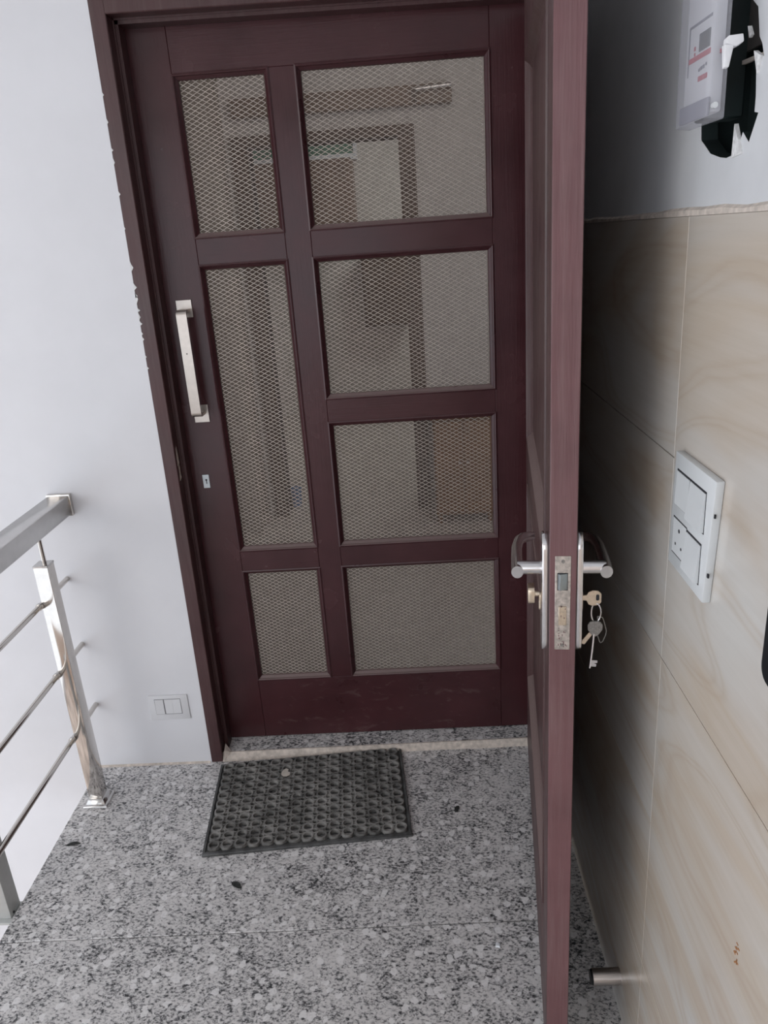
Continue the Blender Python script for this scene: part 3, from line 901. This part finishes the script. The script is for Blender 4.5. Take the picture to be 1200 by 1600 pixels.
sl.prism([(-0.031, y0m - 0.003, 0.019), (-0.022, y0m - 0.003, 0.018), (-0.024, y0m - 0.003, -0.002), (-0.029, y0m - 0.003, -0.002)],
         [(-0.031, y0m - 0.012, 0.019), (-0.022, y0m - 0.013, 0.018), (-0.024, y0m - 0.009, -0.001), (-0.029, y0m - 0.008, -0.001)])
tag(sl.build('seal', plain('white_seal', (0.8, 0.8, 0.82, 1), 0.5), mt, 0.001, 2), 'white plastic seal on the side of the meter')

# dark wall box cut by the right border
bb = MB()
pol = rounded_rect(0.115, 0.16, 0.018, 5, -1.4885, 1.190)
bb.prism([(W - 0.022, y, z) for y, z in pol], [(W, y, z) for y, z in pol])
tag(bb.build('wall_box', M['black_plastic'], bevel=0.003, seg=2), 'black rounded box on the tiles, cut off at the photo edge', 'box')

# door stop
ds = empty('door_stop', (W, -0.955, 0.093), label='brushed steel door stop rod on the tiles near the floor', cat='door stop')
MB().tube([(-0.002, 0, 0), (-0.056, 0, 0)], 0.0165, 24).build('rod', M['brushed'], ds, smooth=40)
MB().tube([(0.0, 0, 0), (-0.002, 0, 0)], 0.0175, 24).build('flange', M['brushed'], ds)
MB().tube([(-0.056, 0, 0), (-0.060, 0, 0)], [0.0155, 0.0135], 24).build('rubber_tip', M['black_plastic'], ds)

# ================================================================== left: painted-over switch, railing
lsw = empty('switch_plate', (-0.268, YW, 0.216), label='white painted-over switch plate low on the white wall', cat='switch')
MB().box((-0.066, -0.004, -0.045), (0.060, 0.0, 0.044)).build('plate', M['painted_plastic'], lsw, 0.002, 2)
MB().box((-0.046, -0.0045, -0.024), (0.037, -0.0038, 0.031)).build('module_gap', plain('dusty_gap', (0.20, 0.20, 0.21, 1), 0.8), lsw, smooth=0)
for (xa, xb, d) in ((-0.0447, -0.0180, 0.0070), (-0.0145, 0.0100, 0.0058), (0.0103, 0.0358, 0.0058)):
    MB().prism([(xa, -0.004, -0.0225), (xb, -0.004, -0.0225), (xb, -0.004, 0.0298), (xa, -0.004, 0.0298)],
               [(xa, -d, -0.0215), (xb, -d, -0.0215), (xb, -0.0052, 0.0290), (xa, -0.0052, 0.0290)]).build('rocker', M['painted_plastic'], lsw)

rail = empty('stair_railing', (-0.478, -0.245, 0.0), label='stainless steel stair railing with square post and three bars', cat='railing')


def rb(mb, name, mat, bevel=0.0, seg=2, **kw):
    o = mb.build(name, M[mat], rail, bevel, seg, **kw)
    return o


PX0, PX1, PY0, PY1 = -0.020, 0.020, -0.020, 0.020
rb(MB().box((PX0, PY0, 0.006), (PX1, PY1, 0.786)), 'post', 'steel', 0.0012, 2)
rb(MB().box((PX0 - 0.001, PY0 - 0.001, 0.786), (PX1 + 0.001, PY1 + 0.001, 0.792)), 'post_cap', 'steel_rail', 0.001, 1)
bp = MB()
bp.prism([(-0.038, -0.038, 0), (0.038, -0.038, 0), (0.038, 0.036, 0), (-0.038, 0.036, 0)], [(-0.036, -0.036, 0.006), (0.036, -0.036, 0.006), (0.036, 0.034, 0.006), (-0.036, 0.034, 0.006)])
bp.prism([(-0.030, -0.030, 0.006), (0.030, -0.030, 0.006), (0.030, 0.030, 0.006), (-0.030, 0.030, 0.006)], [(-0.023, -0.023, 0.020), (0.023, -0.023, 0.020), (0.023, 0.023, 0.020), (-0.023, 0.023, 0.020)])
rb(bp, 'base_plate', 'steel_rail', 0.001, 1)
rb(MB().tube([(0.004, 0.0, 0.792), (0.004, 0.0, 0.884)], 0.0062, 14), 'rod', 'steel')
wy = YW + 0.245        # wall face in the railing's own frame
rb(MB().box((-0.024, -1.9, 0.880), (0.040, wy - 0.014, 0.9345)), 'handrail', 'steel_rail', 0.003, 2)
rb(MB().box((-0.026, wy - 0.014, 0.874), (0.042, wy, 0.939)), 'wall_flange', 'steel', 0.002, 2)
for z in (0.674, 0.454, 0.238):
    b = rb(MB().tube([(-0.0245, -1.9, z), (-0.0245, wy, z)], 0.0078, 12), 'bar', 'steel')
    MB().tube([(-0.0245, PY0 - 0.010, z), (-0.0245, PY0 - 0.001, z)], 0.0100, 14).build('collar', M['steel_rail'], b)

# second post, bolted to the side of the landing
sp = empty('railing_post', (-0.585, -0.63, -0.03), label='grey steel post bolted to the landing edge at the left border', cat='post')
MB().box((-0.025, -0.022, 0.004), (0.025, 0.028, 0.40)).build('post', M['post_grey'], sp, 0.002, 2)
MB().box((-0.032, -0.035, -0.004), (0.032, 0.034, 0.004)).build('base_plate', M['post_grey'], sp, 0.001, 1)
MB().box((0.025, -0.02, -0.06), (0.045, 0.026, -0.004)).build('side_bracket', M['post_grey'], sp, 0.001, 1)
MB().tube([(0.024, -0.008, 0.012), (0.0275, -0.008, 0.012)], 0.003, 10).build('bolt', M['slot'], sp)

# ================================================================== door mat and litter
MW, MD = 0.580, 0.386
mat_o = empty('door_mat', (0.1755, -0.2785, 0.0), math.radians(4.9), label='dark grey rubber hollow-ring door mat before the mesh door', cat='door mat')
bs = MB()
bs.box((-MW / 2, -MD / 2, 0.0), (MW / 2, MD / 2, 0.003))
bs.build('base_web', M['rubber'], mat_o, 0.001, 1)
bd = MB()
for (a, b) in (((-MW / 2, -MD / 2), (MW / 2, -MD / 2 + 0.012)), ((-MW / 2, MD / 2 - 0.006), (MW / 2, MD / 2)), ((-MW / 2, -MD / 2 + 0.012), (-MW / 2 + 0.008, MD / 2 - 0.006)), ((MW / 2 - 0.008, -MD / 2 + 0.012), (MW / 2, MD / 2 - 0.006))):
    bd.box((a[0], a[1], 0.0), (b[0], b[1], 0.0085))
bd.build('border', M['rubber'], mat_o, 0.0015, 1)
NX, NY = 15, 11
cw, ch = (MW - 0.020) / NX, (MD - 0.020) / NY
ringm, smallm = MB(), MB()
for i in range(NX):
    for j in range(NY):
        cx, cy = -MW / 2 + 0.010 + (i + 0.5) * cw, -MD / 2 + 0.014 + (j + 0.5) * ch
        cy += ch * 0.0
        ringm.ring((cx, cy, 0.003), 0.0180, 0.0108, 0.0105, 16, dome=0.0016)
        ringm.box((cx - 0.0105, cy - 0.0045, 0.003), (cx + 0.0105, cy - 0.0005, 0.0075))
        if i < NX - 1 and j < NY - 1:
            smallm.ring((cx + cw / 2, cy + ch / 2, 0.003), 0.0098, 0.0062, 0.0110, 12, dome=0.0010)
        if i < NX - 1:
            smallm.box((cx + 0.0165, cy - 0.005, 0.003), (cx + cw - 0.0165, cy + 0.005, 0.010))
        if j < NY - 1:
            smallm.box((cx - 0.0085, cy + 0.0140, 0.003), (cx + 0.0085, cy + ch - 0.0140, 0.0100))
tag(ringm.build('ring_pattern', M['rubber_ring'], mat_o, smooth=50), kind='stuff')
tag(smallm.build('link_pattern', M['rubber_ring'], mat_o, smooth=50), kind='stuff')

pp = MB()
sc = [(0.000, -0.014), (0.010, -0.013), (0.012, -0.004), (0.007, 0.002), (0.010, 0.010), (0.004, 0.016), (-0.002, 0.013), (-0.009, 0.006), (-0.012, -0.004), (-0.008, -0.012)]
pp.prism([(x * 1.15, y * 1.25, 0.0 + 0.002 * abs(x) * 60) for x, y in sc], [(x * 1.15, y * 1.25, 0.0008 + 0.002 * abs(x) * 60) for x, y in sc])
po_ = pp.build('paper_scrap', M['paper'])
po_.location = (0.089, -0.176, 0.0160)
po_.rotation_euler = (0, 0, 0.3)
tag(po_, 'torn beige paper scrap lying on the rubber door mat', 'paper')


def dry_leaf(loc, rz, L, w, label):
    lo, hi = [], []
    N = 7
    for k in range(N):
        t = k / (N - 1)
        ww = w * math.sin(math.pi * min(1, t * 0.9 + 0.08)) ** 0.8
        lo.append((L * (t - 0.5), -ww, 0.004 * math.sin(t * 3.0)))
        hi.append((L * (t - 0.5), ww, 0.004 * math.sin(t * 3.0)))
    mid = [(x, 0.0, z - 0.0012 if z > 0.0012 else z) for x, y, z in lo]
    m = MB()
    for dz in (0.0004, 0.0011):
        vs = []
        for a, c, b in zip(lo, mid, hi):
            vs += [(a[0], a[1], a[2] + dz), (c[0], c[1], c[2] + dz), (b[0], b[1], b[2] + dz)]
        fs = []
        for k in range(N - 1):
            fs += [(3 * k, 3 * k + 1, 3 * k + 4, 3 * k + 3), (3 * k + 1, 3 * k + 2, 3 * k + 5, 3 * k + 4)]
        m.add(vs, fs)
    o = empty('dry_leaf', loc, rz, label=label, cat='leaf', group='dry leaves on the granite landing')
    m.build('blade', M['leaf'], o, smooth=60)
    MB().tube([(-L * 0.5 - 0.008, 0, 0.0008), (-L * 0.46, 0, 0.0010)], 0.0006, 6).build('stalk', M['leaf'], o)
    return o


dry_leaf((0.020, -0.595, 0.0), math.radians(-38), 0.036, 0.0085, 'dark dry leaf on the granite in front of the door mat')
dry_leaf((-0.484, -0.428, 0.0), math.radians(8), 0.040, 0.0060, 'dark dry leaf on the granite below the railing post')
dry_leaf((0.610, -0.345, 0.0), math.radians(65), 0.026, 0.0065, 'small dark leaf on the granite right of the mat')
cr = MB()
cr.prism([(-0.006, -0.005, 0), (0.005, -0.007, 0), (0.007, 0.004, 0), (-0.003, 0.007, 0)], [(-0.005, -0.003, 0.003), (0.004, -0.005, 0.004), (0.005, 0.003, 0.002), (-0.002, 0.005, 0.003)])
co = cr.build('scrap', M['white_bit'])
co.location = (0.674, -0.795, 0.0)
tag(co, 'tiny white scrap on the granite near the open door', 'litter')

# ================================================================== the hall behind the mesh
YB = 2.2
hf = MB().box((-2.0, 0.10, -0.1), (2.0, 5.0, 0.02)).build('floor_hall', M['hall_tile'], smooth=0)
tag(hf, 'pale tiled floor of the hall behind the mesh door', 'floor', kind='structure')
hc = MB().box((-2.0, 0.10, 2.75), (2.0, 5.0, 2.9)).build('ceiling_hall', M['ceiling'], smooth=0)
tag(hc, 'hall ceiling behind the mesh door', 'ceiling', kind='structure')
hw = MB()
hw.box((-2.0, YB, 0.0), (-0.23, YB + 0.14, 2.75))
hw.box((0.55, YB, 0.0), (2.0, YB + 0.14, 2.75))
hw.box((-0.23, YB, 2.04), (0.55, YB + 0.14, 2.75))
hwo = hw.build('wall_hall', M['inner_wall'], smooth=0)
tag(hwo, 'hall wall with a doorway, seen through the mesh', 'wall', kind='structure')
hs = MB()
hs.box((-2.1, 0.10, -0.1), (-2.0, 5.0, 2.9))
hs.box((2.0, 0.10, -0.1), (2.1, 5.0, 2.9))
hs.box((-2.0, 5.0, -0.1), (2.0, 5.1, 2.9))
hso = hs.build('wall_hall_sides', M['inner_wall'], smooth=0)
tag(hso, 'side walls of the hall behind the mesh', 'wall', kind='structure')
pj = MB().box((-0.60, YB - 0.32, 0.02), (-0.345, YB, 2.75)).build('pillar_hall', plain('hall_pillar_paint', (0.34, 0.29, 0.24, 1), 0.7), smooth=0)
tag(pj, 'tan pillar in the hall, left of the inner doorway', 'pillar', kind='structure')
hfz = empty('trim_3', label='brown wooden frame of the doorway inside the hall', cat='door frame', kind='structure')
MB().box((-0.312, YB - 0.03, 0.02), (-0.230, YB + 0.15, 2.09)).build('jamb', M['brown_wood'], hfz)
MB().box((0.550, YB - 0.03, 0.02), (0.634, YB + 0.15, 2.09)).build('jamb', M['brown_wood'], hfz)
MB().box((-0.230, YB - 0.03, 2.04), (0.550, YB + 0.15, 2.09)).build('head', M['brown_wood'], hfz)
cp = empty('curtain_pelmet', (0.27, YB, 2.215), label='light brown pelmet rail over the inner doorway behind the mesh', cat='curtain rail')
MB().box((-0.556, -0.06, -0.045), (0.558, 0.0, 0.042)).build('board', M['pelmet'], cp, 0.003, 1)
MB().tube([(0.38, -0.075, 0.018), (0.555, -0.075, 0.028)], 0.012, 10).build('rod', M['brushed'], cp)
MB().box((0.36, -0.075, -0.03), (0.385, -0.058, 0.02)).build('bracket', M['brown_wood'], cp)
cb = empty('side_cabinet', (0.80, YB - 0.17, 0.02), label='orange-brown wooden side cabinet by the inner doorway behind the mesh', cat='cabinet')
MB().box((-0.15, -0.13, 0.05), (0.17, 0.13, 0.60)).build('carcass', M['orange_wood'], cb, 0.004, 1)
MB().box((-0.165, -0.15, 0.60), (0.185, 0.14, 0.625)).build('top_board', M['orange_wood'], cb, 0.004, 1)
for x0, x1, hx in ((-0.145, 0.008, -0.012), (0.012, 0.165, 0.032)):
    d = MB().box((x0, -0.146, 0.07), (x1, -0.13, 0.585)).build('door', M['orange_wood'], cb, 0.003, 1)
    MB().tube([(hx, -0.146, 0.36), (hx, -0.162, 0.36)], 0.008, 10).build('knob', M['brushed'], d)
for sx in (-0.13, 0.15):
    for sy in (-0.11, 0.11):
        MB().tube([(sx, sy, 0.0), (sx, sy, 0.05)], [0.012, 0.016], 10).build('leg', M['orange_wood'], cb)
bl = empty('blue_bucket', (-0.205, 2.36, 0.02), label='small blue bucket on the hall floor behind the mesh', cat='bucket')
MB().tube([(0, 0, 0), (0, 0, 0.055), (0, 0, 0.11)], [0.028, 0.032, 0.036], 16).build('pail', M['blue_plastic'], bl)
MB().ring((0, 0, 0.11), 0.039, 0.034, 0.006, 16).build('rim', M['blue_plastic'], bl)

# far room seen through that doorway
YF = 4.9


def far(x, z):
    k = (YF + 2.1189) / (2.2 + 2.1189)
    return 0.5455 + (x - 0.5455) * k, 1.5616 + (z - 1.5616) * k


(xa, za), (xb, zb) = far(-0.30, 2.06), far(0.324, 1.98)
vw = empty('window_1', ((xa + xb) / 2, YF + 0.1, (za + zb) / 2), label='green ventilator window high in the far room', cat='window', kind='structure')
hw2, hh2 = (xb - xa) / 2, (za - zb) / 2
MB().box((-hw2, -0.03, -hh2), (hw2, -0.015, hh2)).build('pane', M['green_glass'], vw)
for xx in (-hw2, 0, hw2):
    MB().box((xx - 0.015, -0.05, -hh2), (xx + 0.015, 0.0, hh2)).build('glazing_bar', M['white_wall'], vw)
(x2, z2) = far(0.333, 1.943)
bmn = MB().box((xa, YF - 0.10, z2), (x2, YF + 0.1, zb - 0.012)).build('lintel_hall', M['white_wall'])
tag(bmn, 'white ledge under the green ventilator in the far room', 'ledge', kind='structure')
zw = far(0, 1.60)[1]
wd = empty('wall_cupboard', ((xa + far(0.31, 1)[0]) / 2, YF - 0.14, zw), label='brown wall cupboard in the far room below the white ledge', cat='cupboard')
ww_ = (far(0.31, 1)[0] - xa) / 2
MB().box((-ww_, -0.2, 0.0), (ww_, 0.24, z2 - 0.005 - zw)).build('carcass', M['wardrobe'], wd, 0.004, 1)
for s in (-1, 1):
    d = MB().box((min(0.004 * s, s * (ww_ - 0.01)), -0.222, 0.01), (max(0.004 * s, s * (ww_ - 0.01)), -0.2, z2 - 0.02 - zw)).build('door', M['wardrobe'], wd, 0.003, 1)
    MB().box((s * 0.035 - 0.008, -0.245, 0.06), (s * 0.035 + 0.008, -0.222, 0.20)).build('handle', M['brushed'], d)
(xk0, zk0), (xk1, zk1) = far(0.318, 1.11), far(0.555, 1.47)
ck = empty('hanging_cabinet', ((xk0 + xk1) / 2, YF + 0.1, (zk0 + zk1) / 2), label='dark brown wall cabinet in the far room seen through the mesh', cat='cabinet')
kw_, kh_ = (xk1 - xk0) / 2, (zk1 - zk0) / 2
MB().box((-kw_, -0.3, -kh_), (kw_, 0.0, kh_)).build('carcass', M['brown_wood'], ck, 0.004, 1)
MB().box((-kw_ + 0.01, -0.32, -kh_ + 0.01), (-0.003, -0.3, kh_ - 0.01)).build('door', M['brown_wood'], ck, 0.003, 1)
MB().box((0.003, -0.32, -kh_ + 0.01), (kw_ - 0.01, -0.3, kh_ - 0.01)).build('door', M['brown_wood'], ck, 0.003, 1)
